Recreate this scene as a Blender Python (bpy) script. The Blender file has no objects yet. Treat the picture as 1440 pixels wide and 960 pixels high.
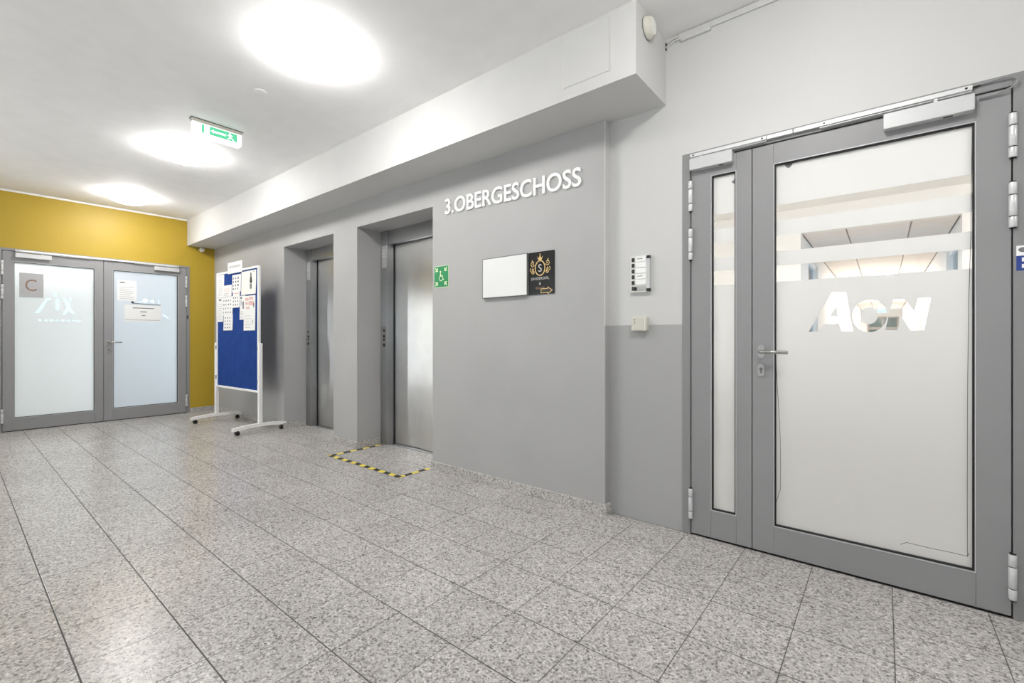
import bpy, bmesh, math, random
from mathutils import Vector, Matrix
random.seed(7)
S = bpy.context.scene
C = bpy.context.collection

# ---------------------------------------------------------------- camera, world, exposure
cam_d = bpy.data.cameras.new('camera')
cam_d.sensor_width = 36.0
cam_d.lens = 643.56 / 1440 * 36
cam_d.shift_y = -5.34 / 1440
cam_d.clip_start = 0.05
cam = bpy.data.objects.new('camera', cam_d)
cam.location = (0, 0, 1.10)
cam.rotation_euler = (math.pi / 2, 0, 0.6817)
C.objects.link(cam)
S.camera = cam

W = bpy.data.worlds.new('overcast_daylight')
S.world = W
W.use_nodes = True
W.node_tree.nodes['Background'].inputs[0].default_value = (0.90, 0.95, 1.0, 1)
W.node_tree.nodes['Background'].inputs[1].default_value = 1.3

GLOBE = 34.0         # radiance of the opal ceiling globes
FILL_POWER = 215.0           # power of each added light at the unseen lobby windows
S.view_settings.view_transform = 'Standard'
S.view_settings.look = 'None'
S.view_settings.exposure = 0.66
S.view_settings.gamma = 1.0
S.view_settings.use_curve_mapping = False
S.cycles.diffuse_bounces = 6
S.cycles.transparent_max_bounces = 16
S.cycles.sample_clamp_indirect = 5.0
S.cycles.blur_glossy = 1.5

# ---------------------------------------------------------------- materials
def lin(c):
    def f(v):
        v /= 255.0
        return v / 12.92 if v <= 0.04045 else ((v + 0.055) / 1.055) ** 2.4
    return (f(c[0]), f(c[1]), f(c[2]), 1)

def newmat(name):
    m = bpy.data.materials.new(name)
    m.use_nodes = True
    nt = m.node_tree
    return m, nt, nt.nodes, nt.links, nt.nodes['Principled BSDF']

def noise(nt, scale, detail=3.0, coord='world', stretch=None):
    n = nt.nodes
    if coord == 'world':
        src = n.new('ShaderNodeNewGeometry').outputs['Position']
    else:
        src = n.new('ShaderNodeTexCoord').outputs['Object']
    if stretch:
        mp = n.new('ShaderNodeMapping')
        mp.inputs['Scale'].default_value = stretch
        nt.links.new(src, mp.inputs['Vector'])
        src = mp.outputs[0]
    t = n.new('ShaderNodeTexNoise')
    t.inputs['Scale'].default_value = scale
    t.inputs['Detail'].default_value = detail
    nt.links.new(src, t.inputs['Vector'])
    return t

def plain(name, rgb, rough=0.5, metal=0.0, vary=0.04, scale=6.0, bump=0.0, bscale=250.0, coat=0.0, spec=0.5):
    m, nt, n, l, b = newmat(name)
    c = lin(rgb)
    if vary:
        t = noise(nt, scale)
        r = n.new('ShaderNodeValToRGB')
        r.color_ramp.elements[0].position = 0.3
        r.color_ramp.elements[1].position = 0.7
        r.color_ramp.elements[0].color = tuple(x * (1 - vary) for x in c[:3]) + (1,)
        r.color_ramp.elements[1].color = tuple(min(1, x * (1 + vary)) for x in c[:3]) + (1,)
        l.new(t.outputs['Fac'], r.inputs[0])
        l.new(r.outputs[0], b.inputs['Base Color'])
    else:
        b.inputs['Base Color'].default_value = c
    b.inputs['Roughness'].default_value = rough
    b.inputs['Metallic'].default_value = metal
    b.inputs['Specular IOR Level'].default_value = spec
    if coat:
        b.inputs['Coat Weight'].default_value = coat
    if bump:
        t2 = noise(nt, bscale, 2.0)
        bp = n.new('ShaderNodeBump')
        bp.inputs['Strength'].default_value = bump
        bp.inputs['Distance'].default_value = 0.002
        l.new(t2.outputs['Fac'], bp.inputs['Height'])
        l.new(bp.outputs[0], b.inputs['Normal'])
    return m

def terrazzo(name, gain=1.0, rough=0.25, polish=True):
    m, nt, n, l, b = newmat(name)
    pos = n.new('ShaderNodeNewGeometry')
    def cells(scale, stops):
        v = n.new('ShaderNodeTexVoronoi')
        v.inputs['Scale'].default_value = scale
        l.new(pos.outputs['Position'], v.inputs['Vector'])
        sep = n.new('ShaderNodeSeparateColor')
        l.new(v.outputs['Color'], sep.inputs[0])
        r = n.new('ShaderNodeValToRGB')
        r.color_ramp.interpolation = 'CONSTANT'
        e = r.color_ramp.elements
        for i, (p, c) in enumerate(stops):
            if i < 2:
                e[i].position = p
                e[i].color = lin(c)
            else:
                x = e.new(p)
                x.color = lin(c)
        l.new(sep.outputs[0], r.inputs[0])
        return r
    a = cells(125, [(0, (92, 90, 88)), (0.10, (146, 142, 139)), (0.26, (186, 182, 179)), (0.52, (203, 199, 196)), (0.74, (218, 215, 212)), (0.92, (240, 238, 235))])
    d = cells(260, [(0, (110, 107, 105)), (0.14, (176, 172, 169)), (0.45, (200, 196, 193)), (0.8, (225, 222, 219))])
    mx = n.new('ShaderNodeMix')
    mx.data_type = 'RGBA'
    mx.inputs[0].default_value = 0.42
    l.new(a.outputs[0], mx.inputs[6])
    l.new(d.outputs[0], mx.inputs[7])
    big = noise(nt, 1.3, 4.0)
    rr = n.new('ShaderNodeMapRange')
    rr.inputs[1].default_value = 0.3
    rr.inputs[2].default_value = 0.7
    rr.inputs[3].default_value = 0.93 * gain
    rr.inputs[4].default_value = 1.07 * gain
    l.new(big.outputs['Fac'], rr.inputs[0])
    oi = n.new('ShaderNodeObjectInfo')
    r2 = n.new('ShaderNodeMapRange')
    r2.inputs[3].default_value = 0.955
    r2.inputs[4].default_value = 1.035
    l.new(oi.outputs['Random'], r2.inputs[0])
    mul = n.new('ShaderNodeMath')
    mul.operation = 'MULTIPLY'
    l.new(rr.outputs[0], mul.inputs[0])
    l.new(r2.outputs[0], mul.inputs[1])
    vm = n.new('ShaderNodeVectorMath')
    vm.operation = 'SCALE'
    l.new(mx.outputs[2], vm.inputs[0])
    l.new(mul.outputs[0], vm.inputs['Scale'])
    l.new(vm.outputs[0], b.inputs['Base Color'])
    if polish:
        b.inputs['Roughness'].default_value = rough
        b.inputs['Specular IOR Level'].default_value = 0.42
    else:
        b.inputs['Roughness'].default_value = 0.45
    return m

def steel(name, rgb, rough=0.3, grain='v'):
    m, nt, n, l, b = newmat(name)
    b.inputs['Metallic'].default_value = 1.0
    st = (1.0, 1.0, 0.01) if grain == 'v' else (0.02, 0.02, 1.0)
    t = noise(nt, 240, 2.0, 'world', st)
    r = n.new('ShaderNodeMapRange')
    r.inputs[3].default_value = rough * 0.8
    r.inputs[4].default_value = rough * 1.25
    l.new(t.outputs['Fac'], r.inputs[0])
    l.new(r.outputs[0], b.inputs['Roughness'])
    big = noise(nt, 2.2, 4.0)
    c = n.new('ShaderNodeValToRGB')
    k = lin(rgb)
    c.color_ramp.elements[0].position = 0.3
    c.color_ramp.elements[1].position = 0.7
    c.color_ramp.elements[0].color = tuple(x * 0.86 for x in k[:3]) + (1,)
    c.color_ramp.elements[1].color = tuple(min(1, x * 1.08) for x in k[:3]) + (1,)
    l.new(big.outputs['Fac'], c.inputs[0])
    l.new(c.outputs[0], b.inputs['Base Color'])
    tg = n.new('ShaderNodeCombineXYZ')
    tg.inputs[0].default_value = tg.inputs[1].default_value = 0.7071
    l.new(tg.outputs[0], b.inputs['Tangent'])
    b.inputs['Anisotropic'].default_value = 0.95
    b.inputs['Anisotropic Rotation'].default_value = 0.0
    return m

def emit(name, rgb, strength):
    m, nt, n, l, b = newmat(name)
    e = n.new('ShaderNodeEmission')
    e.inputs[0].default_value = lin(rgb)
    e.inputs[1].default_value = strength
    l.new(e.outputs[0], n['Material Output'].inputs[0])
    n.remove(b)
    return m

def film(name, rgb, trans=0.5):
    """frosted adhesive film: scatters what hits it from both sides"""
    m, nt, n, l, b = newmat(name)
    d = n.new('ShaderNodeBsdfDiffuse')
    t = n.new('ShaderNodeBsdfTranslucent')
    ns = noise(nt, 2.0, 3.0)
    r = n.new('ShaderNodeValToRGB')
    k = lin(rgb)
    r.color_ramp.elements[0].color = tuple(x * 0.97 for x in k[:3]) + (1,)
    r.color_ramp.elements[1].color = k
    l.new(ns.outputs['Fac'], r.inputs[0])
    l.new(r.outputs[0], d.inputs[0])
    l.new(r.outputs[0], t.inputs[0])
    mx = n.new('ShaderNodeMixShader')
    mx.inputs[0].default_value = trans
    l.new(d.outputs[0], mx.inputs[1])
    l.new(t.outputs[0], mx.inputs[2])
    l.new(mx.outputs[0], n['Material Output'].inputs[0])
    n.remove(b)
    return m

def pane_glass(name, tint=(250, 252, 251), gl=1.0):
    m, nt, n, l, b = newmat(name)
    t = n.new('ShaderNodeBsdfTransparent')
    t.inputs[0].default_value = lin(tint)
    g = n.new('ShaderNodeBsdfGlossy')
    g.inputs['Roughness'].default_value = 0.02
    f = n.new('ShaderNodeFresnel')
    f.inputs[0].default_value = 1.45
    sc = n.new('ShaderNodeMath')
    sc.operation = 'MULTIPLY'
    sc.inputs[1].default_value = gl
    l.new(f.outputs[0], sc.inputs[0])
    mx = n.new('ShaderNodeMixShader')
    l.new(sc.outputs[0], mx.inputs[0])
    l.new(t.outputs[0], mx.inputs[1])
    l.new(g.outputs[0], mx.inputs[2])
    l.new(mx.outputs[0], n['Material Output'].inputs[0])
    n.remove(b)
    return m

def two_tone(name, low, high, z):
    """paint: grey wainscot below a painted edge at height z, white above"""
    m, nt, n, l, b = newmat(name)
    g = n.new('ShaderNodeNewGeometry')
    s = n.new('ShaderNodeSeparateXYZ')
    l.new(g.outputs['Position'], s.inputs[0])
    gt = n.new('ShaderNodeMath')
    gt.operation = 'GREATER_THAN'
    gt.inputs[1].default_value = z
    l.new(s.outputs[2], gt.inputs[0])
    mx = n.new('ShaderNodeMix')
    mx.data_type = 'RGBA'
    mx.inputs[6].default_value = lin(low)
    mx.inputs[7].default_value = lin(high)
    l.new(gt.outputs[0], mx.inputs[0])
    l.new(mx.outputs[2], b.inputs['Base Color'])
    b.inputs['Roughness'].default_value = 0.55
    t2 = noise(nt, 220, 2.0)
    bp = n.new('ShaderNodeBump')
    bp.inputs['Strength'].default_value = 0.12
    bp.inputs['Distance'].default_value = 0.002
    l.new(t2.outputs['Fac'], bp.inputs['Height'])
    l.new(bp.outputs[0], b.inputs['Normal'])
    return m

def hazard(name, axis):
    m, nt, n, l, b = newmat(name)
    g = n.new('ShaderNodeNewGeometry')
    s = n.new('ShaderNodeSeparateXYZ')
    l.new(g.outputs['Position'], s.inputs[0])
    ma = n.new('ShaderNodeMath')
    ma.operation = 'MULTIPLY_ADD'
    ma.inputs[1].default_value = 0.35
    l.new(s.outputs[1 - axis], ma.inputs[0])
    l.new(s.outputs[axis], ma.inputs[2])
    k = n.new('ShaderNodeMath')
    k.operation = 'MULTIPLY'
    k.inputs[1].default_value = 1 / 0.14
    l.new(ma.outputs[0], k.inputs[0])
    fr = n.new('ShaderNodeMath')
    fr.operation = 'FRACT'
    l.new(k.outputs[0], fr.inputs[0])
    gt = n.new('ShaderNodeMath')
    gt.operation = 'GREATER_THAN'
    gt.inputs[1].default_value = 0.5
    l.new(fr.outputs[0], gt.inputs[0])
    mx = n.new('ShaderNodeMix')
    mx.data_type = 'RGBA'
    mx.inputs[6].default_value = lin((38, 36, 33))
    mx.inputs[7].default_value = lin((236, 216, 92))
    l.new(gt.outputs[0], mx.inputs[0])
    l.new(mx.outputs[2], b.inputs['Base Color'])
    b.inputs['Roughness'].default_value = 0.45
    return m

WHITE = (203, 203, 202)
GREY = (174, 174, 174)
M = {
    'white': plain('white_wall_paint', WHITE, 0.6, vary=0.015, bump=0.12),
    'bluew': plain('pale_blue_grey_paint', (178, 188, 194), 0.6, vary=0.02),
    'bulk': plain('white_bulkhead_paint', (206, 206, 205), 0.6, vary=0.015, bump=0.1),
    'ceil': plain('ceiling_paint', (243, 243, 243), 0.7, vary=0.02, bump=0.1),
    'grey': plain('grey_wall_paint', GREY, 0.5, vary=0.03, scale=2.5, bump=0.15),
    'tone': two_tone('white_over_grey_paint', (168, 168, 168), WHITE, 1.176),
    'yellow': plain('yellow_wall_paint', (180, 152, 42), 0.5, vary=0.03, scale=2.0, bump=0.12),
    'trimw': plain('white_trim', (238, 238, 236), 0.5, vary=0.01),
    'terr': terrazzo('polished_terrazzo', 0.87),
    'terr_l': terrazzo('terrazzo_threshold', 0.98, 0.22),
    'skirt': terrazzo('terrazzo_skirting', 0.92, 0.3, False),
    'grout': plain('dark_grout', (84, 82, 80), 0.8, vary=0.05),
    'alu': plain('grey_coated_aluminium', (146, 146, 147), 0.42, 0.0, vary=0.03, scale=3.0),
    'aluf': plain('grey_coated_frame', (138, 138, 139), 0.42, 0.0, vary=0.03, scale=3.0),
    'bead': plain('bright_glazing_bead', (205, 206, 207), 0.35, 0.3, vary=0.02),
    'rubber': plain('black_rubber', (26, 26, 27), 0.6, vary=0.05),
    'black': plain('black_plastic', (22, 22, 24), 0.4, vary=0.05),
    'hinge': plain('silver_hinge', (214, 215, 216), 0.35, 0.25, vary=0.02),
    'closer': plain('silver_door_closer', (206, 207, 208), 0.38, 0.2, vary=0.02),
    'rail': plain('silver_slide_rail', (222, 223, 223), 0.35, 0.25, vary=0.02),
    'inox': plain('satin_stainless', (178, 177, 175), 0.3, 0.9, vary=0.03),
    'steel': steel('brushed_steel', (222, 222, 221), 0.30),
    'steeld': steel('brushed_steel_dark', (176, 176, 177), 0.34),
    'film': film('frosted_film', (238, 238, 238), 0.5),
    'filmw': film('frosted_film_white', (250, 250, 250), 0.68),
    'filmb': film('frosted_film_blue', (222, 226, 232), 0.5),
    'glass': pane_glass('clear_pane'),
    'globe': emit('opal_globe_light', (255, 252, 249), GLOBE),
    'globe_add': emit('added_opal_light', (255, 253, 251), 45.0),  # for the lamps added out of sight behind both doors
    'lampflat': emit('flat_lamp_light', (255, 250, 244), 110.0),
    'base': plain('white_metal', (240, 240, 238), 0.4, vary=0.01),
    'plast': plain('white_plastic', (228, 228, 224), 0.45, vary=0.015),
    'beige': plain('beige_plastic', (208, 206, 194), 0.5, vary=0.02),
    'blue': plain('blue_felt', (38, 68, 136), 0.95, vary=0.10, scale=9.0, bump=0.35, bscale=500, spec=0.1),
    'bwhite': plain('white_powder_coat', (248, 248, 247), 0.35, vary=0.01),
    'paper': plain('paper', (238, 239, 238), 0.7, vary=0.01),
    'paperw': plain('warm_paper', (240, 238, 232), 0.7, vary=0.02),
    'ink': plain('grey_ink', (120, 122, 124), 0.8, vary=0.15, scale=60),
    'inkd': plain('dark_ink', (60, 62, 60), 0.8, vary=0.2, scale=60),
    'inkr': plain('pale_red_ink', (226, 186, 178), 0.8, vary=0.15, scale=60),
    'lett': plain('white_letter', (246, 246, 245), 0.4, vary=0.0),
    'sgreen': plain('safety_green', (20, 138, 84), 0.4, vary=0.02),
    'lum': plain('luminescent_print', (222, 238, 196), 0.5, vary=0.01),
    'board': plain('white_enamel', (234, 235, 235), 0.25, vary=0.01),
    'sblack': plain('black_gloss', (20, 20, 21), 0.2, vary=0.03),
    'gold': plain('gold_print', (222, 190, 128), 0.4, 0.2, vary=0.12, scale=90),
    'silverp': plain('silver_print', (200, 196, 190), 0.45, vary=0.1, scale=90),
    'copper': plain('copper_print', (150, 116, 96), 0.45, vary=0.12, scale=90),
    'plaque': plain('brushed_plaque', (178, 178, 179), 0.4, 0.2, vary=0.03),
    'rose': plain('copper_letter', (142, 116, 102), 0.4, 0.2, vary=0.08),
    'stblue': plain('sticker_blue', (36, 62, 140), 0.4, vary=0.04),
    'signw': emit('sign_box_light', (250, 255, 252), 1.25),
    'signg': emit('sign_green_light', (96, 205, 155), 0.8),
    'bkoff': plain('corridor_door_frame', (150, 140, 132), 0.5, vary=0.03),
    'tilec': plain('ceiling_panel_white', (240, 232, 226), 0.8, vary=0.02),
    'dglass': plain('dark_green_glass', (70, 86, 82), 0.1, vary=0.05),
    'cream': plain('warm_white_wall', (236, 234, 232), 0.6, vary=0.01),
    'exitb': emit('far_sign_light', (170, 210, 240), 1.3),
    'blglass': pane_glass('bluish_window_pane', (205, 228, 246)),
    'floorb': plain('corridor_floor', (222, 216, 210), 0.35, vary=0.05),
}

# ---------------------------------------------------------------- mesh building
class MB:
    """collects shapes; T maps local (a, b, c) to world"""
    def __init__(self, T=None):
        self.v, self.f, self.sm, self.T = [], [], [], T

    def _p(self, p):
        return tuple(self.T(*p)) if self.T else tuple(p)

    def add(self, vs, fs, smooth=False):
        o = len(self.v)
        self.v += [self._p(p) for p in vs]
        for q in fs:
            self.f.append([i + o for i in q])
            self.sm.append(smooth)
        return self

    def box(self, x0, x1, y0, y1, z0, z1):
        if x0 > x1: x0, x1 = x1, x0
        if y0 > y1: y0, y1 = y1, y0
        if z0 > z1: z0, z1 = z1, z0
        vs = [(x0, y0, z0), (x1, y0, z0), (x1, y1, z0), (x0, y1, z0), (x0, y0, z1), (x1, y0, z1), (x1, y1, z1), (x0, y1, z1)]
        return self.add(vs, [(3, 2, 1, 0), (4, 5, 6, 7), (0, 1, 5, 4), (1, 2, 6, 5), (2, 3, 7, 6), (3, 0, 4, 7)])

    def rbox(self, x0, x1, y0, y1, z0, z1, r):
        """box with its four z-edges and top softened"""
        if x0 > x1: x0, x1 = x1, x0
        if y0 > y1: y0, y1 = y1, y0
        pts = []
        for cx, cy, a0 in ((x1 - r, y1 - r, 0), (x0 + r, y1 - r, 90), (x0 + r, y0 + r, 180), (x1 - r, y0 + r, 270)):
            for k in range(4):
                a = math.radians(a0 + 30 * k)
                pts.append((cx + r * math.cos(a), cy + r * math.sin(a)))
        n = len(pts)
        mx, my = (x0 + x1) / 2, (y0 + y1) / 2
        sx = 1 - min(0.4, 0.6 * r / (x1 - x0)); sy = 1 - min(0.4, 0.6 * r / (y1 - y0))
        top = [(mx + (p[0] - mx) * sx, my + (p[1] - my) * sy, z1) for p in pts]
        zs = z1 - (0.4 * r if z1 > z0 else -0.4 * r)
        vs = [(p[0], p[1], z0) for p in pts] + [(p[0], p[1], zs) for p in pts] + top
        fs = [[n - 1 - i for i in range(n)], [2 * n + i for i in range(n)]]
        for i in range(n):
            j = (i + 1) % n
            fs += [(i, j, n + j, n + i), (n + i, n + j, 2 * n + j, 2 * n + i)]
        return self.add(vs, fs)

    def prism(self, pts, c0, c1):
        n = len(pts)
        vs = [(p[0], p[1], c0) for p in pts] + [(p[0], p[1], c1) for p in pts]
        fs = [list(range(n))[::-1], [n + i for i in range(n)]] + [(i, (i + 1) % n, n + (i + 1) % n, n + i) for i in range(n)]
        return self.add(vs, fs)

    def lathe(self, prof, n=32, ctr=(0, 0), axis='z'):
        """prof: (radius, height); axis along local c"""
        vs, fs = [], []
        for r, h in prof:
            for k in range(n):
                a = 2 * math.pi * k / n
                vs.append((ctr[0] + r * math.cos(a), ctr[1] + r * math.sin(a), h))
        for i in range(len(prof) - 1):
            for k in range(n):
                j = (k + 1) % n
                fs.append((i * n + k, i * n + j, (i + 1) * n + j, (i + 1) * n + k))
        self.add(vs, fs, True)
        m = len(prof)
        self.f += [[len(self.v) - m * n + k for k in range(n)][::-1], [len(self.v) - n + k for k in range(n)]]
        self.sm += [False, False]
        return self

    def tube(self, path, r, n=10, flat=1.0):
        P = [Vector(p) for p in path]
        vs, fs = [], []
        up0 = Vector((0, 0, 1))
        for i, p in enumerate(P):
            d = (P[min(i + 1, len(P) - 1)] - P[max(i - 1, 0)]).normalized()
            u = up0 if abs(d.z) < 0.9 else Vector((0, 1, 0))
            s = d.cross(u).normalized()
            t = s.cross(d).normalized()
            rr = r[i] if isinstance(r, (list, tuple)) else r
            for k in range(n):
                a = 2 * math.pi * k / n
                vs.append(tuple(p + s * rr * math.cos(a) + t * rr * flat * math.sin(a)))
        m = len(P)
        for i in range(m - 1):
            for k in range(n):
                j = (k + 1) % n
                fs.append((i * n + k, i * n + j, (i + 1) * n + j, (i + 1) * n + k))
        self.add(vs, fs, True)
        o = len(self.v) - m * n
        self.f += [[o + k for k in range(n)][::-1], [o + (m - 1) * n + k for k in range(n)]]
        self.sm += [False, False]
        return self

    def ring(self, a0, a1, b0, b1, w, c0, c1):
        self.box(a0, a0 + w, b0, b1, c0, c1).box(a1 - w, a1, b0, b1, c0, c1)
        return self.box(a0 + w, a1 - w, b0, b0 + w, c0, c1).box(a0 + w, a1 - w, b1 - w, b1, c0, c1)

    def mesh(self, name, off=(0, 0, 0), bevel=0.0):
        me = bpy.data.meshes.new(name)
        me.from_pydata([(p[0] - off[0], p[1] - off[1], p[2] - off[2]) for p in self.v], [], self.f)
        for p, s in zip(me.polygons, self.sm):
            p.use_smooth = s
        bm = bmesh.new()
        bm.from_mesh(me)
        bmesh.ops.recalc_face_normals(bm, faces=bm.faces)
        if bevel:
            es = [e for e in bm.edges if len(e.link_faces) == 2 and e.calc_face_angle(0) > 0.9]
            bmesh.ops.bevel(bm, geom=es, offset=bevel, segments=1, affect='EDGES', clamp_overlap=True)
        bm.to_mesh(me)
        bm.free()
        return me

ORG = {}

def tag(o, label=None, cat=None, group=None, kind=None):
    if label: o['label'] = label
    if cat: o['category'] = cat
    if group: o['group'] = group
    if kind: o['kind'] = kind
    return o

def empty(name, loc, rz=0.0, parent=None):
    o = bpy.data.objects.new(name, None)
    o.empty_display_size = 0.1
    C.objects.link(o)
    ORG[o.name] = Vector(loc)
    if parent:
        o.parent = parent
        o.location = Vector(loc) - ORG[parent.name]
    else:
        o.location = loc
    o.rotation_euler = (0, 0, rz)
    return o

def build(name, mb, mat, parent=None, bevel=0.0, me=None):
    if me is None:
        lo = [min(p[i] for p in mb.v) for i in range(3)]
        hi = [max(p[i] for p in mb.v) for i in range(3)]
        org = Vector(((lo[0] + hi[0]) / 2, (lo[1] + hi[1]) / 2, lo[2]))
        me = mb.mesh(name, org, bevel)
    else:
        me, org = me
    o = bpy.data.objects.new(name, me)
    me.materials.clear()
    me.materials.append(M[mat])
    C.objects.link(o)
    ORG[o.name] = org
    if parent:
        o.parent = parent
        o.location = org - ORG[parent.name]
    else:
        o.location = org
    return o

def at_back(y0):            # wall facing the lobby: a = x, b = z, c = out of the wall
    return lambda a, b, c: (a, y0 - c, b)

def at_left(x0):            # end wall: a = y, b = z, c = out of the wall
    return lambda a, b, c: (x0 + c, a, b)

def fill_shape(name, outlines, T, c, extrude=0.0):
    """flat filled outlines (with holes) in a wall frame -> (mesh, origin)"""
    cu = bpy.data.curves.new('outline', 'CURVE')
    cu.dimensions = '2D'
    cu.fill_mode = 'BOTH'
    cu.extrude = extrude
    for pts in outlines:
        sp = cu.splines.new('POLY')
        sp.points.add(len(pts) - 1)
        for q, p in zip(sp.points, pts):
            q.co = (p[0], p[1], 0, 1)
        sp.use_cyclic_u = True
    return curve_mesh(name, cu, T, c)

def curve_mesh(name, cu, T, c, fit=None):
    o = bpy.data.objects.new('outline', cu)
    C.objects.link(o)
    dg = bpy.context.evaluated_depsgraph_get()
    dg.update()
    me = bpy.data.meshes.new_from_object(o.evaluated_get(dg))
    bpy.data.objects.remove(o)
    bpy.data.curves.remove(cu)
    vs = [v.co.copy() for v in me.vertices]
    if fit:
        a0, a1, b0, b1 = fit
        lx, hx = min(v.x for v in vs), max(v.x for v in vs)
        ly, hy = min(v.y for v in vs), max(v.y for v in vs)
        if b1 is None:
            k = (a1 - a0) / (hx - lx)
            b1 = b0 + (hy - ly) * k
        for v in vs:
            v.x = a0 + (v.x - lx) / (hx - lx) * (a1 - a0)
            v.y = b0 + (v.y - ly) / (hy - ly) * (b1 - b0)
    w = [Vector(T(v.x, v.y, c + v.z)) for v in vs]
    lo = Vector([min(p[i] for p in w) for i in range(3)])
    hi = Vector([max(p[i] for p in w) for i in range(3)])
    org = Vector(((lo.x + hi.x) / 2, (lo.y + hi.y) / 2, lo.z))
    for v, p in zip(me.vertices, w):
        v.co = p - org
    me.name = name
    me.update()
    return me, org

def text_shape(name, s, T, c, fit, extrude=0.0, bold=0.0):
    cu = bpy.data.curves.new('lettering', 'FONT')
    cu.body = s
    cu.size = 1.0
    cu.extrude = extrude
    cu.offset = bold
    cu.resolution_u = 5
    return curve_mesh(name, cu, T, c, fit)

def disc(cx, cy, rx, ry=None, n=28):
    ry = ry or rx
    return [(cx + rx * math.cos(2 * math.pi * k / n), cy + ry * math.sin(2 * math.pi * k / n)) for k in range(n)]

def rect(a0, a1, b0, b1):
    return [(a0, b0), (a1, b0), (a1, b1), (a0, b1)]

# ---------------------------------------------------------------- the shell
XL, XR = -7.936, 3.6            # end wall with the yellow paint, far end behind the camera
YB, YD, YF = 2.566, 2.627, -3.4  # lift wall, door wall, wall behind the camera
ZC = 2.828
XE = -1.338                      # where the lift wall stops
N1, N2, NT = (-5.640, -4.510), (-4.068, -2.940), 2.20   # lift niches

def struct(name, mb, mat, parent=None, bevel=0.0, label=None):
    o = build(name, mb, mat, parent, bevel)
    tag(o, label, kind='structure' if parent is None else None)
    return o

floor = struct('floor', MB().box(XL - 0.2, XR + 0.2, YF - 0.2, 2.83, -0.2, -0.0014), 'grout', label='pale speckled terrazzo tile floor of the lift lobby')
struct('floor.001', MB().box(XL - 5, XL - 0.2, YF - 0.2, 4.2, -0.2, 0), 'floorb', label='floor of the room behind the yellow wall doors')
struct('floor.002', MB().box(-2.8, 2.8, 2.83, 7.3, -0.2, 0).box(-1.1, 0.95, 7.3, 29.2, -0.2, 0), 'floorb', label='floor of the corridor behind the glazed door')

# terrazzo tiles, one object each
PX, PY = 0.2955, 0.2906
G = 0.0014
def cam_px(x, y, z=0):
    c_, s_ = math.cos(0.6817), math.sin(0.6817)
    dep = -x * s_ + y * c_
    if dep < 0.05: return None
    return (720 + 643.56 * (x * c_ + y * s_) / dep, 474.66 - 643.56 * (z - 1.1) / dep)

def tile_mb(x0, x1, y0, y1):
    g, h, b, k = G, 0.006, 0.0007, 0.0023      # joints along x are a little wider
    vs = []
    for z, i in ((-h, 0), (-b, 0), (0, b)):
        vs += [(x0 + g + i, y0 + k + i, z), (x1 - g - i, y0 + k + i, z), (x1 - g - i, y1 - k - i, z), (x0 + g + i, y1 - k - i, z)]
    fs = [(8, 9, 10, 11)]
    for L in (0, 4):
        for k in range(4):
            j = (k + 1) % 4
            fs.append((L + k, L + j, L + 4 + j, L + 4 + k))
    return vs, fs

cells = []
yk0 = 0.268
for j in range(-6, 9):
    ya, yb = yk0 + PY * j, yk0 + PY * (j + 1)
    off = 0.03 if ya > 1.0 else -0.03
    for i in range(-28, 14):
        xa, xb = off + PX * i, off + PX * (i + 1)
        ylim = YB if (xa + xb) / 2 < XE - 0.02 else YD
        a, b_, c_, d_ = max(xa, XL), min(xb, XR), max(ya, YF), min(yb, ylim)
        if b_ - a < 0.02 or d_ - c_ < 0.012: continue
        q = [cam_px(a, c_), cam_px(b_, c_), cam_px(b_, d_), cam_px(a, d_)]
        ar = 0
        if all(q) and any(-40 < p[0] < 1480 and p[1] < 1010 for p in q):
            ar = 0.5 * abs(sum(q[k][0] * q[(k + 1) % 4][1] - q[(k + 1) % 4][0] * q[k][1] for k in range(4)))
        cells.append((ar, a, b_, c_, d_))
cells.sort(key=lambda t: -t[0])
shared = {}
for ar, a, b_, c_, d_ in cells[:298]:
    key = (round(b_ - a, 3), round(d_ - c_, 3))
    org = Vector(((a + b_) / 2, (c_ + d_) / 2, 0))
    if key not in shared:
        vs, fs = tile_mb(-(b_ - a) / 2, (b_ - a) / 2, -(d_ - c_) / 2, (d_ - c_) / 2)
        me = bpy.data.meshes.new('floor_tile')
        me.from_pydata(vs, [], fs)
        me.materials.append(M['terr'])
        shared[key] = me
    t = bpy.data.objects.new('floor_tile', shared[key])
    C.objects.link(t)
    t.parent = floor
    ORG[t.name] = org
    t.location = org + Vector((0, 0, random.uniform(-0.0003, 0.0003))) - ORG[floor.name]
rest = MB()
for ar, a, b_, c_, d_ in cells[298:]:
    rest.add(*tile_mb(a, b_, c_, d_))
tag(build('floor_tile', rest, 'terr', floor), kind='stuff')
for (xa, xb) in (N1, N2):
    build('threshold_slab', MB().box(xa, xb, YB + 0.001, 2.95, -0.006, 0.0005), 'terr_l', floor)

# ceiling
struct('ceiling', MB().box(XL - 0.2, XR + 0.2, YF - 0.2, 2.83, ZC, ZC + 0.2), 'ceil', label='smooth white painted lobby ceiling')
struct('ceiling.001', MB().box(XL - 5, XL - 0.2, YF - 0.2, 4.2, ZC, ZC + 0.2), 'ceil', label='ceiling of the room behind the yellow wall doors')
struct('ceiling.002', MB().box(-2.8, 2.8, 2.83, 7.3, ZC, ZC + 0.2), 'cream', label='plain ceiling just behind the glazed door')

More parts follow.
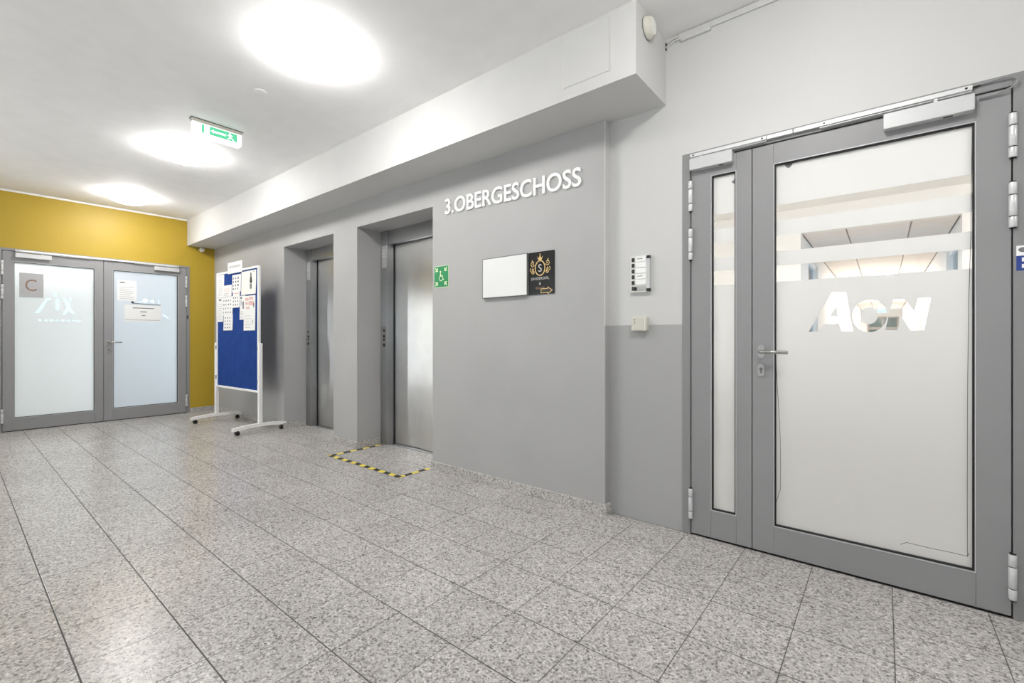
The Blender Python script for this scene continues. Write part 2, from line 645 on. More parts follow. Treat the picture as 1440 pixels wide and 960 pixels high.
# yellow end wall with its door opening
LD0, LD1, LDT = 0.345, 2.2425, 2.148      # y range and head of the double door
lw = MB().box(XL - 0.2, XL, YF - 0.2, -3.2, 0, ZC).box(XL - 0.2, XL, -0.3, LD0, 0, ZC).box(XL - 0.2, XL, -3.2, -0.3, 0, 0.50).box(XL - 0.2, XL, -3.2, -0.3, 0.78, ZC).box(XL - 0.2, XL, LD1, 2.83, 0, ZC).box(XL - 0.2, XL, LD0, LD1, LDT, ZC)
struct('wall_left', lw, 'yellow', label='yellow painted end wall around the double glass door')
struct('trim_1', MB().box(XL, XL + 0.012, YF, 2.2125, ZC - 0.02, ZC), 'trimw', label='thin white cornice strip along the top of the yellow wall')

# lift wall with two niches
bw = MB().box(XL, N1[0], YB, 2.84, 0, ZC).box(N1[1], N2[0], YB, 2.84, 0, ZC).box(N2[1], XE - 0.006, YB, 2.84, 0, ZC)
bw.box(N1[0], N1[1], YB, 2.84, NT, ZC).box(N2[0], N2[1], YB, 2.84, NT, ZC)
struct('wall_back', bw, 'grey', label='grey painted lift wall under the white bulkhead')
# ceiling box above it
bulk = struct('trim_2', MB().box(XL, -0.98, 2.2125, YB + 0.061, 2.449, ZC), 'bulk', label='white boxed bulkhead running along the ceiling over the lifts')
hatch = build('hatch_panel', MB(at_back(2.2125)).box(-1.416, -1.128, 2.518, 2.804, 0, 0.0035), 'bulk', bulk, 0.0008)
build('hatch_frame', MB(at_back(2.2125)).ring(-1.421, -1.123, 2.513, 2.809, 0.0028, -0.001, 0.0015), 'plast', bulk)

# door wall, white over grey
RD0, RD1, RDT = -0.885, 0.475, 2.133
rw = MB().box(XE - 0.006, RD0, YD, 2.84, 0, ZC).box(RD1, XR, YD, 2.84, 0, ZC).box(RD0, RD1, YD, 2.84, RDT, ZC)
rw.box(XE - 0.006, XE, YB, YD, 0, ZC)
struct('wall_right', rw, 'tone', label='white wall with grey wainscot beside the glazed door')
struct('wall_front', MB().box(XL - 0.2, XR + 0.2, YF - 0.2, YF, 0, 0.9).box(XL - 0.2, XR + 0.2, YF - 0.2, YF, 2.3, ZC).box(XL - 0.2, -6.6, YF - 0.2, YF, 0.9, 2.3).box(-3.0, -1.6, YF - 0.2, YF, 0.9, 2.3).box(2.4, XR + 0.2, YF - 0.2, YF, 0.9, 2.3), 'white', label='white lobby wall opposite the lifts')
struct('wall_end', MB().box(XR, XR + 0.2, YF, 2.83, 0, ZC), 'white', label='white wall closing the lobby beyond the glazed door')

# unseen windows added behind the camera, each with a fill light
def add_light(name, loc, rot_to, sx, sy, power, col=(0.92, 0.965, 1.0), spread=math.pi):
    d = bpy.data.lights.new(name, 'AREA')
    d.shape = 'RECTANGLE'
    d.size, d.size_y, d.energy, d.color = sx, sy, power, col
    o = bpy.data.objects.new(name, d)
    o.location = loc
    d.spread = spread
    o.rotation_euler = Vector(rot_to).to_track_quat('-Z', 'Z').to_euler()
    C.objects.link(o)
ADDED_WINS = ((-6.6, -3.0), (-1.6, 2.4))
for k, (a, b) in enumerate(ADDED_WINS):
    wn = empty('window_%d' % (k + 3), ((a + b) / 2, YF, 0.9))
    tag(wn, ('added unseen wide lobby window facing the lift niches', 'added unseen wide lobby window facing the glazed door')[k], kind='structure')
    mb = MB().box(a, b, YF, YF + 0.05, 0.85, 0.9).box(a, b, YF, YF + 0.03, 2.3, 2.35)
    for q in range(5):
        x = a + (b - a) * q / 4
        mb.box(x - 0.03, x + 0.03, YF, YF + 0.04, 0.9, 2.3)
    build('window_frame', mb, 'trimw', wn)
    for q in range(4):
        build('pane', MB().box(a + (b - a) * q / 4 + 0.03, a + (b - a) * (q + 1) / 4 - 0.03, YF + 0.012, YF + 0.018, 0.9, 2.3), 'glass', wn)
    add_light('added_light', ((a + b) / 2, YF + 0.06, 1.6), (0, 0.25, -0.97), b - a, 1.35, FILL_POWER, spread=1.7)  # added light aimed down, so the floor bounce lifts the ceiling

# unseen ribbon window and light, added for the bright band on the lift steel
wn = empty('window_5', (XL, -1.9, 0.45))
tag(wn, 'added unseen low ribbon window in the yellow end wall', kind='structure')
build('window_frame', MB(at_left(XL)).ring(-3.2, -0.3, 0.50, 0.78, 0.03, -0.02, 0.02), 'trimw', wn)
build('pane', MB(at_left(XL)).box(-3.17, -0.33, 0.53, 0.75, -0.01, -0.005), 'glass', wn)
add_light('added_light', (XL + 0.025, -1.75, 0.64), (1, 0, 0), 2.84, 0.22, 42.0)

# skirtings of terrazzo
def skirt(name, label, pieces):
    root = empty(name, pieces[0][0], 0)
    tag(root, label, kind='structure')
    for lo, hi in pieces:
        build('skirting_stone', MB().box(lo[0], hi[0], lo[1], hi[1], 0, hi[2]), 'skirt', root, 0.0015)
hS = 0.066
T_ = 0.012
pcs = []
def run_x(x0, x1, y):
    n = max(1, round((x1 - x0) / 0.6))
    for k in range(n):
        pcs.append(((x0 + (x1 - x0) * k / n + 0.0006, y - T_, 0), (x0 + (x1 - x0) * (k + 1) / n - 0.0006, y, hS)))
run_x(XL + T_, N1[0] + T_, YB)
run_x(N1[1] - T_, N2[0] + T_, YB)
run_x(N2[1] - T_, XE + T_, YB)
for xa in (N1[0], N2[0]):
    pcs.append(((xa, YB, 0), (xa + T_, 2.835, hS)))
for xb in (N1[1], N2[1]):
    pcs.append(((xb - T_, YB, 0), (xb, 2.835, hS)))
pcs.append(((XE, YB, 0), (XE + T_, YD - 0.002, hS + 0.004)))
skirt('baseboard_back', 'speckled stone skirting along the grey lift wall', pcs)
pcs2 = [((XL, LD1 + 0.002, 0), (XL + T_, YB - T_, hS)), ((XL, YF, 0), (XL + T_, LD0 - 0.002, hS))]
skirt('baseboard_left', 'speckled stone skirting along the yellow wall', pcs2)

# ---------------------------------------------------------------- rooms behind the doors
lr = MB().box(-12.9, -12.7, YF - 0.2, 4.2, 0, ZC).box(-12.7, XL - 0.2, YF - 0.2, YF, 0, ZC).box(-12.7, XL - 0.2, 4.0, 4.2, 0, ZC)
struct('wall_left.001', lr, 'bluew', label='white walls of the room behind the double glass door')
# corridor room
cr = MB().box(-2.8, -2.6, 2.84, 7.3, 0, ZC).box(2.6, 2.8, 2.84, 7.3, 0, ZC)
cr.box(-2.6, -0.86, 7.2, 7.4, 0, ZC).box(0.69, 2.6, 7.2, 7.4, 0, ZC).box(-0.86, 0.69, 7.2, 7.3, 2.5, ZC)
struct('wall_far', cr, 'cream', label='warm white walls of the hall behind the glazed door')
W1, W2 = (8.0, 9.3), (7.6, 8.9)
def side(mb, xa, xb, w):
    mb.box(xa, xb, 7.4, w[0], 0, 2.5).box(xa, xb, w[1], 29.0, 0, 2.5).box(xa, xb, w[0], w[1], 0, 0.9).box(xa, xb, w[0], w[1], 2.3, 2.5)
c2 = MB()
side(c2, -1.0, -0.86, W1)
side(c2, 0.69, 0.83, W2)
c2.box(-1.0, 0.83, 29.0, 29.2, 0, 2.5)
struct('wall_far.001', c2, 'cream', label='long corridor walls seen through the clear bands of the glazed door')
for k, (xa, w) in enumerate(((-0.93, W1), (0.76, W2))):
    wn = empty('window_%d' % (k + 1), (xa, (w[0] + w[1]) / 2, 0.9))
    tag(wn, ('narrow bluish window in the corridor beside the hall opening', 'bluish window in the corridor under the panelled ceiling')[k], kind='structure')
    fr = MB(lambda a, b, c: (xa + c, a, b)).ring(w[0], w[1], 0.9, 2.3, 0.05, -0.04, 0.04)
    build('window_frame', fr, 'trimw', wn)
    build('pane', MB().box(xa - 0.004, xa + 0.004, w[0] + 0.05, w[1] - 0.05, 0.95, 2.25), 'blglass', wn)
# suspended panels
tc = struct('ceiling.003', MB().box(-1.0, 0.83, 7.3, 29.2, 2.53, 2.6), 'bkoff', label='panelled ceiling of the corridor')
xs = (-0.855, -0.375, 0.265, 0.685)
pm = {}
for i in range(3):
    for k in range(18):
        y0 = 7.31 + 1.19 * k
        w, d = xs[i + 1] - xs[i] - 0.016, 1.174
        if i not in pm:
            pm[i] = MB().box(-w / 2, w / 2, -d / 2, d / 2, 0, 0.03).mesh('ceiling_panel', (0, 0, 0), 0.004)
            pm[i].materials.append(M['tilec'])
        o = bpy.data.objects.new('ceiling_panel', pm[i])
        C.objects.link(o)
        o.parent = tc
        o.location = Vector(((xs[i] + xs[i + 1]) / 2, y0 + 0.595, 2.5)) - ORG[tc.name]
# end door of the corridor
ed = empty('door_5', (-0.05, 28.95, 0))
tag(ed, 'glazed door closing the far end of the corridor', kind='structure')
T = at_back(29.0)
build('frame', MB(T).ring(-0.62, 0.58, 0, 2.12, 0.07, 0.0, 0.06).box(-0.06, 0.0, 0.07, 2.05, 0, 0.05), 'bkoff', ed)
for a0, a1 in ((-0.55, -0.06), (0.0, 0.51)):
    build('pane', MB(T).box(a0, a1, 0.07, 2.05, 0.01, 0.03), 'dglass', ed)
    for z in (0.5, 1.0, 1.5):
        build('crossbar', MB(T).box(a0, a1, z, z + 0.12, 0.03, 0.05), 'bkoff', ed)

# ---------------------------------------------------------------- glazed doors
def leaf(parent, T, a0, a1, g, b1, filmmat, film_shapes, b0=0.008, bevel=0.0012):
    """one aluminium leaf: stiles and rails, bead, gasket, pane, film. g = glass rectangle"""
    ga0, ga1, gb0, gb1 = g
    mb = MB(T).box(a0, ga0, b0, b1, -0.06, 0.0).box(ga1, a1, b0, b1, -0.06, 0.0)
    mb.box(ga0 + 0.0004, ga1 - 0.0004, b0, gb0, -0.06, -0.0002).box(ga0 + 0.0004, ga1 - 0.0004, gb1, b1, -0.06, -0.0002)
    lf = build('door_leaf', mb, 'alu', parent, bevel)
    build('glazing_bead', MB(T).ring(ga0, ga1, gb0, gb1, 0.0035, -0.012, 0.0012), 'bead', lf)
    build('gasket', MB(T).ring(ga0 + 0.0035, ga1 - 0.0035, gb0 + 0.0035, gb1 - 0.0035, 0.006, -0.022, -0.006), 'rubber', lf)
    build('pane', MB(T).box(ga0, ga1, gb0, gb1, -0.028, -0.022), 'glass', lf)
    for k, shp in enumerate(film_shapes):
        o = build('frosted_film', None, filmmat, lf, me=fill_shape('frosted_film', shp, T, -0.0212))
    return lf

def hinge(parent, T, a, b0, b1, r=0.0115, c=0.008):
    h = b1 - b0
    mb = MB(lambda x, y, z: T(a + x, z, c + y))
    for s, e in ((0, 0.235), (0.255, 0.715), (0.735, 1.0)):
        mb.lathe([(r * 0.9, b0 + h * s), (r, b0 + h * s + 0.002), (r, b0 + h * e - 0.002), (r * 0.9, b0 + h * e)], 16)
    o = build('hinge', mb, 'hinge', parent)
    pin = MB(lambda x, y, z: T(a + x, z, c + y)).lathe([(r * 0.8, b0 - 0.004), (r * 0.8, b1 + 0.004)], 12)
    build('hinge_pin', pin, 'black', parent)
    return o

def handle(lf, T, a, b, reach, r=0.009):
    esc = MB(T)
    esc.prism([(a + 0.016 * math.cos(t), b + (0.018 if math.sin(t) > 0 else -0.018) + 0.016 * math.sin(t)) for t in [2 * math.pi * k / 24 for k in range(24)]], 0, 0.006)
    build('handle_rose', esc, 'inox', lf)
    n = MB(T)
    n.tube([(a, b, 0.004), (a, b, 0.035), (a + 0.004, b, 0.046), (a + 0.014, b, 0.052), (a + 0.05, b, 0.054), (a + reach, b - 0.002, 0.052)], r, 14)
    build('lever_handle', n, 'inox', lf)
    bb = b - 0.095
    k = MB(T).prism([(a + 0.016 * math.cos(t), bb + (0.016 if math.sin(t) > 0 else -0.016) + 0.016 * math.sin(t)) for t in [2 * math.pi * q / 24 for q in range(24)]], 0, 0.007)
    build('lock_rose', k, 'inox', lf)
    build('lock_cylinder', MB(T).lathe([(0.0085, 0.004), (0.0085, 0.0085)], 18, (a, bb + 0.006)).box(a - 0.004, a + 0.004, bb - 0.016, bb, 0.004, 0.0085), 'ink', lf)
    build('keyhole', MB(T).box(a - 0.001, a + 0.001, bb - 0.001, bb + 0.011, 0.0085, 0.0089), 'black', lf)

# ---- big glazed door (door_1)
T = at_back(YD)
d1 = empty('door_1', ((RD0 + RD1) / 2, YD, 0))
tag(d1, 'grey framed glazed door with frosted film and a narrow side leaf', kind='structure')
fr = MB(T).box(RD0, -0.8405, 0, RDT, -0.10, 0.006).box(0.394, RD1, 0, RDT, -0.10, 0.006).box(-0.8405, 0.394, 2.085, RDT, -0.10, 0.006)
build('door_frame', fr, 'aluf', d1, 0.0015)
build('rebate', MB(T).box(-0.8405, -0.82, 0, 2.085, -0.10, -0.062).box(0.375, 0.394, 0, 2.085, -0.10, -0.062).box(-0.82, 0.375, 2.06, 2.085, -0.10, -0.062)
      .box(-0.55, -0.51, 0.01, 2.06, -0.075, -0.062), 'rubber', d1)
LOGO_A = [(-0.19, 1.316), (-0.136, 1.314), (-0.109, 1.130), (-0.153, 1.130), (-0.163, 1.166), (-0.222, 1.166), (-0.238, 1.130), (-0.284, 1.128)]
LOGO_AI = [(-0.172, 1.254), (-0.167, 1.201), (-0.198, 1.202)]
LOGO_N = [(0.032, 1.271), (0.072, 1.270), (0.105, 1.214), (0.116, 1.272), (0.158, 1.271), (0.136, 1.132), (0.092, 1.132), (0.061, 1.197), (0.048, 1.134), (0.007, 1.135)]
LOGO_O = disc(-0.050, 1.199, 0.0625, 0.0742, 40)
DISC = disc(-0.050, 1.201, 0.031, 0.039)
BANDS = ((0.150, 1.384), (1.464, 1.536), (1.616, 1.691), (1.771, 1.976))
g1 = (-0.431, 0.292, 0.146, 1.978)
fs = []
for i, (b0, b1) in enumerate(BANDS):
    r_ = [rect(-0.425, 0.286, b0, b1)]
    if i == 0:
        r_ += [LOGO_A, LOGO_AI, LOGO_O, DISC, LOGO_N]
    fs.append(r_)
L1 = leaf(d1, T, -0.5265, 0.3900, g1, 2.080, 'film', fs)
L2 = leaf(d1, T, -0.8365, -0.5305, (-0.732, -0.604, 0.156, 1.986), 2.080, 'film', [[rect(-0.726, -0.610, b0, min(b1, 1.976))] for b0, b1 in BANDS])
for a, b0, b1 in ((-0.838, 1.806, 1.977), (-0.838, 1.535, 1.708), (-0.838, 0.089, 0.257)):
    hinge(L2, T, a, b0, b1)
for a, b0, b1 in ((0.393, 1.803, 1.976), (0.393, 1.530, 1.706), (0.392, 0.077, 0.254)):
    hinge(L1, T, a, b0, b1, 0.0125)
handle(L1, T, -0.486, 1.029, 0.125)
# where the film has shrunk and torn: thin dark edges
def crack(pts, w=0.0016):
    mb = MB(T)
    for p, q in zip(pts, pts[1:]):
        d = Vector((q[0] - p[0], q[1] - p[1])).normalized()
        n = Vector((-d.y, d.x)) * w / 2
        mb.prism([(p[0] - n.x, p[1] - n.y), (q[0] - n.x, q[1] - n.y), (q[0] + n.x, q[1] + n.y), (p[0] + n.x, p[1] + n.y)], -0.0211, -0.0205)
    return mb
for pts in ([(0.283, 1.96), (0.281, 1.78), (0.279, 1.52), (0.273, 1.26), (0.270, 0.95), (0.269, 0.74), (0.2685, 0.42), (0.269, 0.198), (0.274, 0.215)],
            [(0.058, 0.188), (0.079, 0.203), (0.12, 0.201), (0.161, 0.200), (0.22, 0.201), (0.269, 0.199)],
            [(-0.4245, 1.02), (-0.420, 0.90), (-0.414, 0.795), (-0.408, 0.68), (-0.404, 0.582), (-0.403, 0.45), (-0.404, 0.332), (-0.424, 0.262)]):
    build('film_tear', crack(pts), 'rubber', L1)
build('film_tear', MB(T).prism([(-0.385, 1.968), (-0.35, 1.968), (-0.357, 1.955), (-0.366, 1.947), (-0.377, 1.953)], -0.0211, -0.0205), 'ink', L1)
build('film_tear', MB(T).prism([(-0.612, 1.955), (-0.612, 1.915), (-0.622, 1.925), (-0.634, 1.935), (-0.622, 1.941)], -0.0211, -0.0205), 'ink', L2)

def closer(parent, lf, T, a0, a1, b0, b1, rail, arm, depth=0.038, rb=(2.092, 2.119)):
    mb = MB(T).rbox(a0, a1, b0, b1, 0, depth, 0.006)
    build('closer_body', mb, 'closer', lf)
    m = (a0 + a1) / 2
    build('closer_mark', MB(T).box(a0 + (a1 - a0) * 0.68, a0 + (a1 - a0) * 0.78, b0 - 0.0012, b0 + 0.001, 0.012, 0.024), 'black', lf)
    r0, r1 = rail
    build('slide_rail', MB(T).box(r0, r1, rb[0] + 0.009, rb[1], 0.006, 0.026).box(r0, r1, rb[0], rb[0] + 0.003, 0.006, 0.026).box(r0, r1, rb[0] + 0.003, rb[0] + 0.009, 0.006, 0.010), 'rail', parent, 0.0008)
    for e in (r0 + 0.018, r1 - 0.018):
        build('rail_screw', MB(T).lathe([(0.0045, 0.0255), (0.0045, 0.0268)], 14, (e, rb[0] + 0.018)), 'black', parent)
    build('closer_arm', MB(T).box(arm - 0.006, arm + 0.006, b1 - 0.004, rb[0] + 0.008, 0.012, 0.024), 'rail', parent)

closer(d1, L1, T, 0.0, 0.285, 2.014, 2.081, (-0.235, 0.279), 0.17)
closer(d1, L2, T, -0.836, -0.616, 2.026, 2.088, (-0.836, -0.46), -0.78)
build('slide_rail', MB(T).box(-0.458, -0.345, 2.101, 2.119, 0.006, 0.024), 'rail', d1, 0.0008)
build('slide_rail', MB(T).box(-0.341, -0.237, 2.101, 2.119, 0.006, 0.024), 'rail', d1, 0.0008)
build('rail_shadow_gap', MB(T).box(-0.836, 0.279, 2.1215, 2.124, 0.006, 0.010), 'rubber', d1)
cab = [(0.29, 2.115, 0.012), (0.33, 2.118, 0.016), (0.37, 2.119, 0.02), (0.395, 2.113, 0.02), (0.404, 2.098, 0.02), (0.400, 2.083, 0.02), (0.385, 2.073, 0.018), (0.35, 2.064, 0.012), (0.30, 2.061, 0.008)]
build('closer_cable', MB(T).tube(cab, 0.0035, 8), 'aluf', d1)
build('cable_sleeve', MB(T).tube([(0.277, 2.111, 0.012), (0.317, 2.1185, 0.014)], 0.0035, 8), 'black', d1)
build('threshold', MB(T).box(-0.8405, 0.394, 0.0, 0.005, -0.09, -0.02), 'rubber', d1)

# ---- double door in the yellow wall (door_2)
T = at_left(XL)
d2 = empty('door_2', (XL, 1.29, 0))
tag(d2, 'grey framed double glass door with frosted panes in the yellow wall', kind='structure')
fr = MB(T).box(LD0, 0.392, 0, LDT, -0.10, 0.006).box(2.203, LD1, 0, LDT, -0.10, 0.006).box(0.392, 2.203, 2.118, LDT, -0.10, 0.006)
build('door_frame', fr, 'aluf', d2, 0.0015)
build('rebate', MB(T).box(0.392, 0.412, 0, 2.118, -0.10, -0.062).box(2.183, 2.203, 0, 2.118, -0.10, -0.062).box(0.412, 2.183, 2.095, 2.118, -0.10, -0.062)
      .box(1.26, 1.31, 0.01, 2.095, -0.075, -0.062), 'rubber', d2)
ghost = [disc(0.838, 1.628, 0.022), rect(0.838, 0.872, 1.44, 1.585), [(0.66, 1.40), (0.70, 1.40), (0.775, 1.56), (0.80, 1.56), (0.80, 1.59), (0.76, 1.59)],
         [(0.90, 1.60), (0.93, 1.60), (0.985, 1.45), (1.03, 1.40), (0.97, 1.41), (0.955, 1.45), (0.93, 1.385), (0.90, 1.385), (0.935, 1.48)],
         [(0.965, 1.60), (0.99, 1.60), (0.965, 1.53), (0.955, 1.55)]]
ghost += [rect(0.69 + 0.05 * k, 0.72 + 0.05 * k, 1.30, 1.325) for k in range(8)]
A1 = leaf(d2, T, 0.396, 1.2835, (0.484, 1.200, 0.152, 1.998), 2.113, 'filmw', [[rect(0.49, 1.194, 0.158, 1.992)] + ghost])
blues = [disc(1.728, 1.613, 0.030), disc(1.803, 1.608, 0.026, 0.022), [(1.865, 1.66), (1.872, 1.66), (1.884, 1.58), (1.876, 1.58)],
         [(1.64, 1.585), (1.69, 1.60), (1.69, 1.588), (1.64, 1.578)], [(1.915, 1.425), (1.925, 1.43), (2.0, 1.375), (1.98, 1.378)]]
A2 = leaf(d2, T, 1.2875, 2.199, (1.378, 2.102, 0.158, 2.002), 2.113, 'filmb', [[rect(1.384, 2.096, 0.164, 1.996)] + blues])
for lf, a in ((A1, 0.394), (A2, 2.201)):
    for b0, b1 in ((1.83, 2.0), (1.55, 1.72), (0.10, 0.27)):
        hinge(lf, T, a, b0, b1, 0.0125)
handle(A2, T, 1.335, 1.04, 0.125)
closer(d2, A1, T, 0.497, 0.80, 2.045, 2.098, (0.497, 1.17), 0.72, rb=(2.108, 2.136))
closer(d2, A2, T, 1.816, 2.107, 2.045, 2.098, (1.60, 2.107), 1.98, rb=(2.108, 2.136))
build('slide_rail', MB(T).box(1.172, 1.598, 2.116, 2.136, 0.006, 0.024), 'rail', d2, 0.0008)
build('contact_strip', MB(T).box(2.207, 2.222, 1.375, 1.425, 0.006, 0.012), 'black', d2)
build('threshold', MB(T).box(0.392, 2.203, 0, 0.005, -0.09, -0.02), 'rubber', d2)

# ---- lifts
def lift(n, na, nb, label, panel):
    T = at_back(2.84)
    d = empty('door_%d' % n, ((na + nb) / 2, 2.84, 0))
    tag(d, label, kind='structure')
    jw, jd, hb = 0.113, 0.085, 2.062
    for a0, a1 in ((na, na + jw), (nb - jw, nb)):
        build('jamb', MB(T).box(a0, a1, 0, NT, -jd - 0.03, 0.0), 'steeld', d, 0.002)
    build('header', MB(T).box(na + jw, nb - jw, hb, NT, -jd - 0.03, -0.012), 'steeld', d, 0.002)
    a0, a1 = na + jw, nb - jw
    m = (a0 + a1) / 2
    build('door_panel', MB(T).box(a0 - 0.01, m + 0.006, 0.006, hb + 0.02, -jd - 0.028, -jd - 0.008), 'steel', d, 0.0015)
    build('door_panel', MB(T).box(m - 0.001, a1 + 0.01, 0.006, hb + 0.02, -jd - 0.0078, -jd + 0.004), 'steel', d, 0.0015)
    build('jamb_gap', MB(T).box(a0, a0 + 0.006, 0.0, hb, -jd - 0.006, -jd + 0.006).box(a0, a1, hb - 0.002, hb + 0.012, -jd + 0.004, -jd + 0.02), 'rubber', d)
    build('sill', MB(T).box(na, nb, 0.0005, 0.004, -jd - 0.05, -0.03), 'steeld', d)
    struct('wall_back', MB().box(na - 0.05, nb + 0.05, 2.95, 3.0, 0, NT + 0.2).box(na - 0.05, na, 2.84, 2.95, 0, NT + 0.2).box(nb, nb + 0.05, 2.84, 2.95, 0, NT + 0.2)
           .box(na, nb, 2.84, 2.95, NT, NT + 0.1), 'grey', label=label.replace('brushed steel doors of', 'masonry behind'))
    if panel:
        p = build('indicator_plate', MB(T).box(na + 0.026, na + 0.104, 1.82, 2.045, 0, 0.004), 'steel', d, 0.001)
        for k in range(2):
            for q in range(3):
                build('indicator_mark', MB(T).box(na + 0.042 + 0.026 * k, na + 0.056 + 0.026 * k, 1.93 + 0.03 * q, 1.945 + 0.03 * q, 0.004, 0.0055), 'lett', p)
        for q in range(4):
            build('indicator_mark', MB(T).box(na + 0.04, na + 0.092, 1.835 + 0.018 * q, 1.840 + 0.018 * q, 0.004, 0.0052), 'plast', p)
        cp = build('call_plate', MB(T).box(na + 0.026, na + 0.104, 0.97, 1.215, 0, 0.004), 'inox', d, 0.001)
        for z, r in ((1.175, 0.011), (1.115, 0.014), (1.08, 0.011), (1.025, 0.016)):
            build('call_button', MB(T).lathe([(r, 0.004), (r, 0.008), (r * 0.8, 0.0095)], 18, (na + 0.065, z)), 'black', cp)
lift(3, N1[0], N1[1], 'brushed steel doors of the lift niche beside the notice board', True)
lift(4, N2[0], N2[1], 'brushed steel doors of the lift niche behind the striped floor tape', True)

# ---------------------------------------------------------------- ceiling lamps
def globe(name, x, y, z, label, r=0.200, group=None, mat='globe'):
    o = empty(name, (x, y, z))
    tag(o, label, 'ceiling lamp', group)
    T = lambda a, b, c: (x + a, y + b, z - c)
    build('mounting_ring', MB(T).lathe([(r * 0.97, 0), (r * 0.97, 0.012), (r * 0.9, 0.018)], 40), 'base', o)
    h = 0.080
    prof = [(r * 0.93, 0.014)]
    for k in range(0, 11):
        a = math.radians(90 * k / 10)
        prof.append((max(0.004, r * math.cos(a) ** 0.9 if k < 10 else 0.004), 0.022 + h * math.sin(a)))
    build('glass_dome', MB(T).lathe(prof, 40), mat, o)
    return o
gy = 1.385
globe('ceiling_lamp', -2.66, gy, ZC, 'round opal ceiling lamp with the largest glow, beside the bulkhead hatch', group='opal lobby lamps')
globe('ceiling_lamp', -5.04, gy, ZC, 'round opal ceiling lamp just behind the green exit sign', group='opal lobby lamps')
globe('ceiling_lamp', -7.12, gy, ZC, 'small looking round opal ceiling lamp close to the yellow wall', group='opal lobby lamps')
globe('ceiling_lamp', -0.30, gy, ZC, 'round opal ceiling lamp in front of the glazed door, above the view', group='opal lobby lamps')
globe('ceiling_lamp', 2.06, gy, ZC, 'added round opal ceiling lamp at the closed end of the lobby, outside the view', group='opal lobby lamps')  # unseen lamp added to the row to light the lobby
for x_, l_ in ((-1.4, 'added unseen opal lamp in the hall behind the narrow side leaf'), (0.0, 'added unseen opal lamp in the hall straight behind the wide glazed leaf'), (1.4, 'added unseen opal lamp in the hall beside the hinge jamb')):  # hidden lamps added to brighten the frosted film from behind
    globe('ceiling_lamp', x_, 4.9, ZC, l_, r=0.22, mat='globe_add')
globe('ceiling_lamp', -9.1, 0.7, ZC, 'added unseen opal lamp in the room behind the double door, over its plaque leaf', r=0.22, mat='globe_add')  # this lamp and the next are added to brighten the double door's film
globe('ceiling_lamp', -11.2, 0.5, ZC, 'added unseen opal lamp deeper in the room behind the double door', r=0.22, mat='globe_add')
for k, y in enumerate((12.5, 17.3, 22.0, 26.8)):
    o = empty('corridor_lamp', (-0.02, y, 2.5))
    tag(o, ('flat round corridor lamp, first one seen through the clear bands', 'flat round corridor lamp, second along the panelled ceiling',
            'flat round corridor lamp, third along the panelled ceiling', 'flat round corridor lamp next to the end door')[k], 'ceiling lamp', 'corridor ceiling lamps')
    T = lambda a, b, c: (-0.02 + a, y + b, 2.5 - c)
    build('lamp_rim', MB(T).lathe([(0.21, 0), (0.21, 0.03), (0.2, 0.034)], 28), 'base', o)
    build('diffuser', MB(T).lathe([(0.195, 0.03), (0.19, 0.045), (0.12, 0.05), (0.004, 0.052)], 28), 'lampflat', o)
# bluish area light added behind the double door to light its panes; no window there
add_light('added_light', (-10.6, 3.95, 1.3), (0, -1, 0), 2.6, 1.8, 125, (0.78, 0.90, 1.0))

# ---------------------------------------------------------------- ceiling things
ex = empty('exit_sign', (-4.213, 1.381, ZC))
tag(ex, 'green and white emergency exit sign box hanging from the ceiling', 'exit sign')
y0, y1 = 1.198, 1.562
xf = -4.195
Te = lambda a, b, c: (xf + c, a, b)
build('mounting_plate', MB().box(xf - 0.045, xf + 0.006, y0, y1, ZC - 0.028, ZC), 'beige', ex, 0.002)
build('plate_seal', MB().box(xf - 0.05, xf + 0.010, y0 - 0.004, y1 + 0.004, ZC - 0.004, ZC), 'black', ex)
sb = build('light_box', MB(Te).prism([(y0 + 0.008, ZC - 0.118), (y0 + 0.02, ZC - 0.132), (y1 - 0.02, ZC - 0.132), (y1 - 0.004, ZC - 0.118), (y1 - 0.004, ZC - 0.028), (y0 + 0.008, ZC - 0.028)], -0.04, 0.0), 'signw', ex)
gp = build('green_panel', MB(Te).box(1.268, 1.522, ZC - 0.100, ZC - 0.034, 0.0, 0.0015), 'signg', ex)
build('door_symbol', MB(Te).box(1.284, 1.322, ZC - 0.096, ZC - 0.038, 0.0015, 0.0022), 'signw', gp)
build('arrow_symbol', MB(Te).prism([(1.330, ZC - 0.067), (1.350, ZC - 0.051), (1.350, ZC - 0.060), (1.440, ZC - 0.060), (1.440, ZC - 0.075), (1.350, ZC - 0.075), (1.350, ZC - 0.084)], 0.0015, 0.0022), 'signw', gp)
man = MB(Te).lathe([(0.0055, 0.0015), (0.0055, 0.0022)], 14, (1.468, ZC - 0.043))
man.prism([(1.462, ZC - 0.050), (1.476, ZC - 0.050), (1.490, ZC - 0.062), (1.486, ZC - 0.066), (1.477, ZC - 0.059), (1.476, ZC - 0.072), (1.490, ZC - 0.083), (1.503, ZC - 0.096), (1.495, ZC - 0.098), (1.484, ZC - 0.087),
           (1.471, ZC - 0.079), (1.466, ZC - 0.090), (1.452, ZC - 0.093), (1.451, ZC - 0.087), (1.460, ZC - 0.085), (1.464, ZC - 0.070), (1.463, ZC - 0.060), (1.456, ZC - 0.068), (1.450, ZC - 0.064)], 0.0015, 0.0022)
build('running_figure', man, 'signw', gp)

T = lambda a, b, c: (-3.40 + a, 1.384 + b, ZC - c)
tag(build('ceiling_cover', MB(T).lathe([(0.042, 0), (0.042, 0.0015), (0.039, 0.003), (0.004, 0.0032)], 28), 'ceil'), 'small round blank cover disc on the ceiling between lamp and exit sign', 'cover')

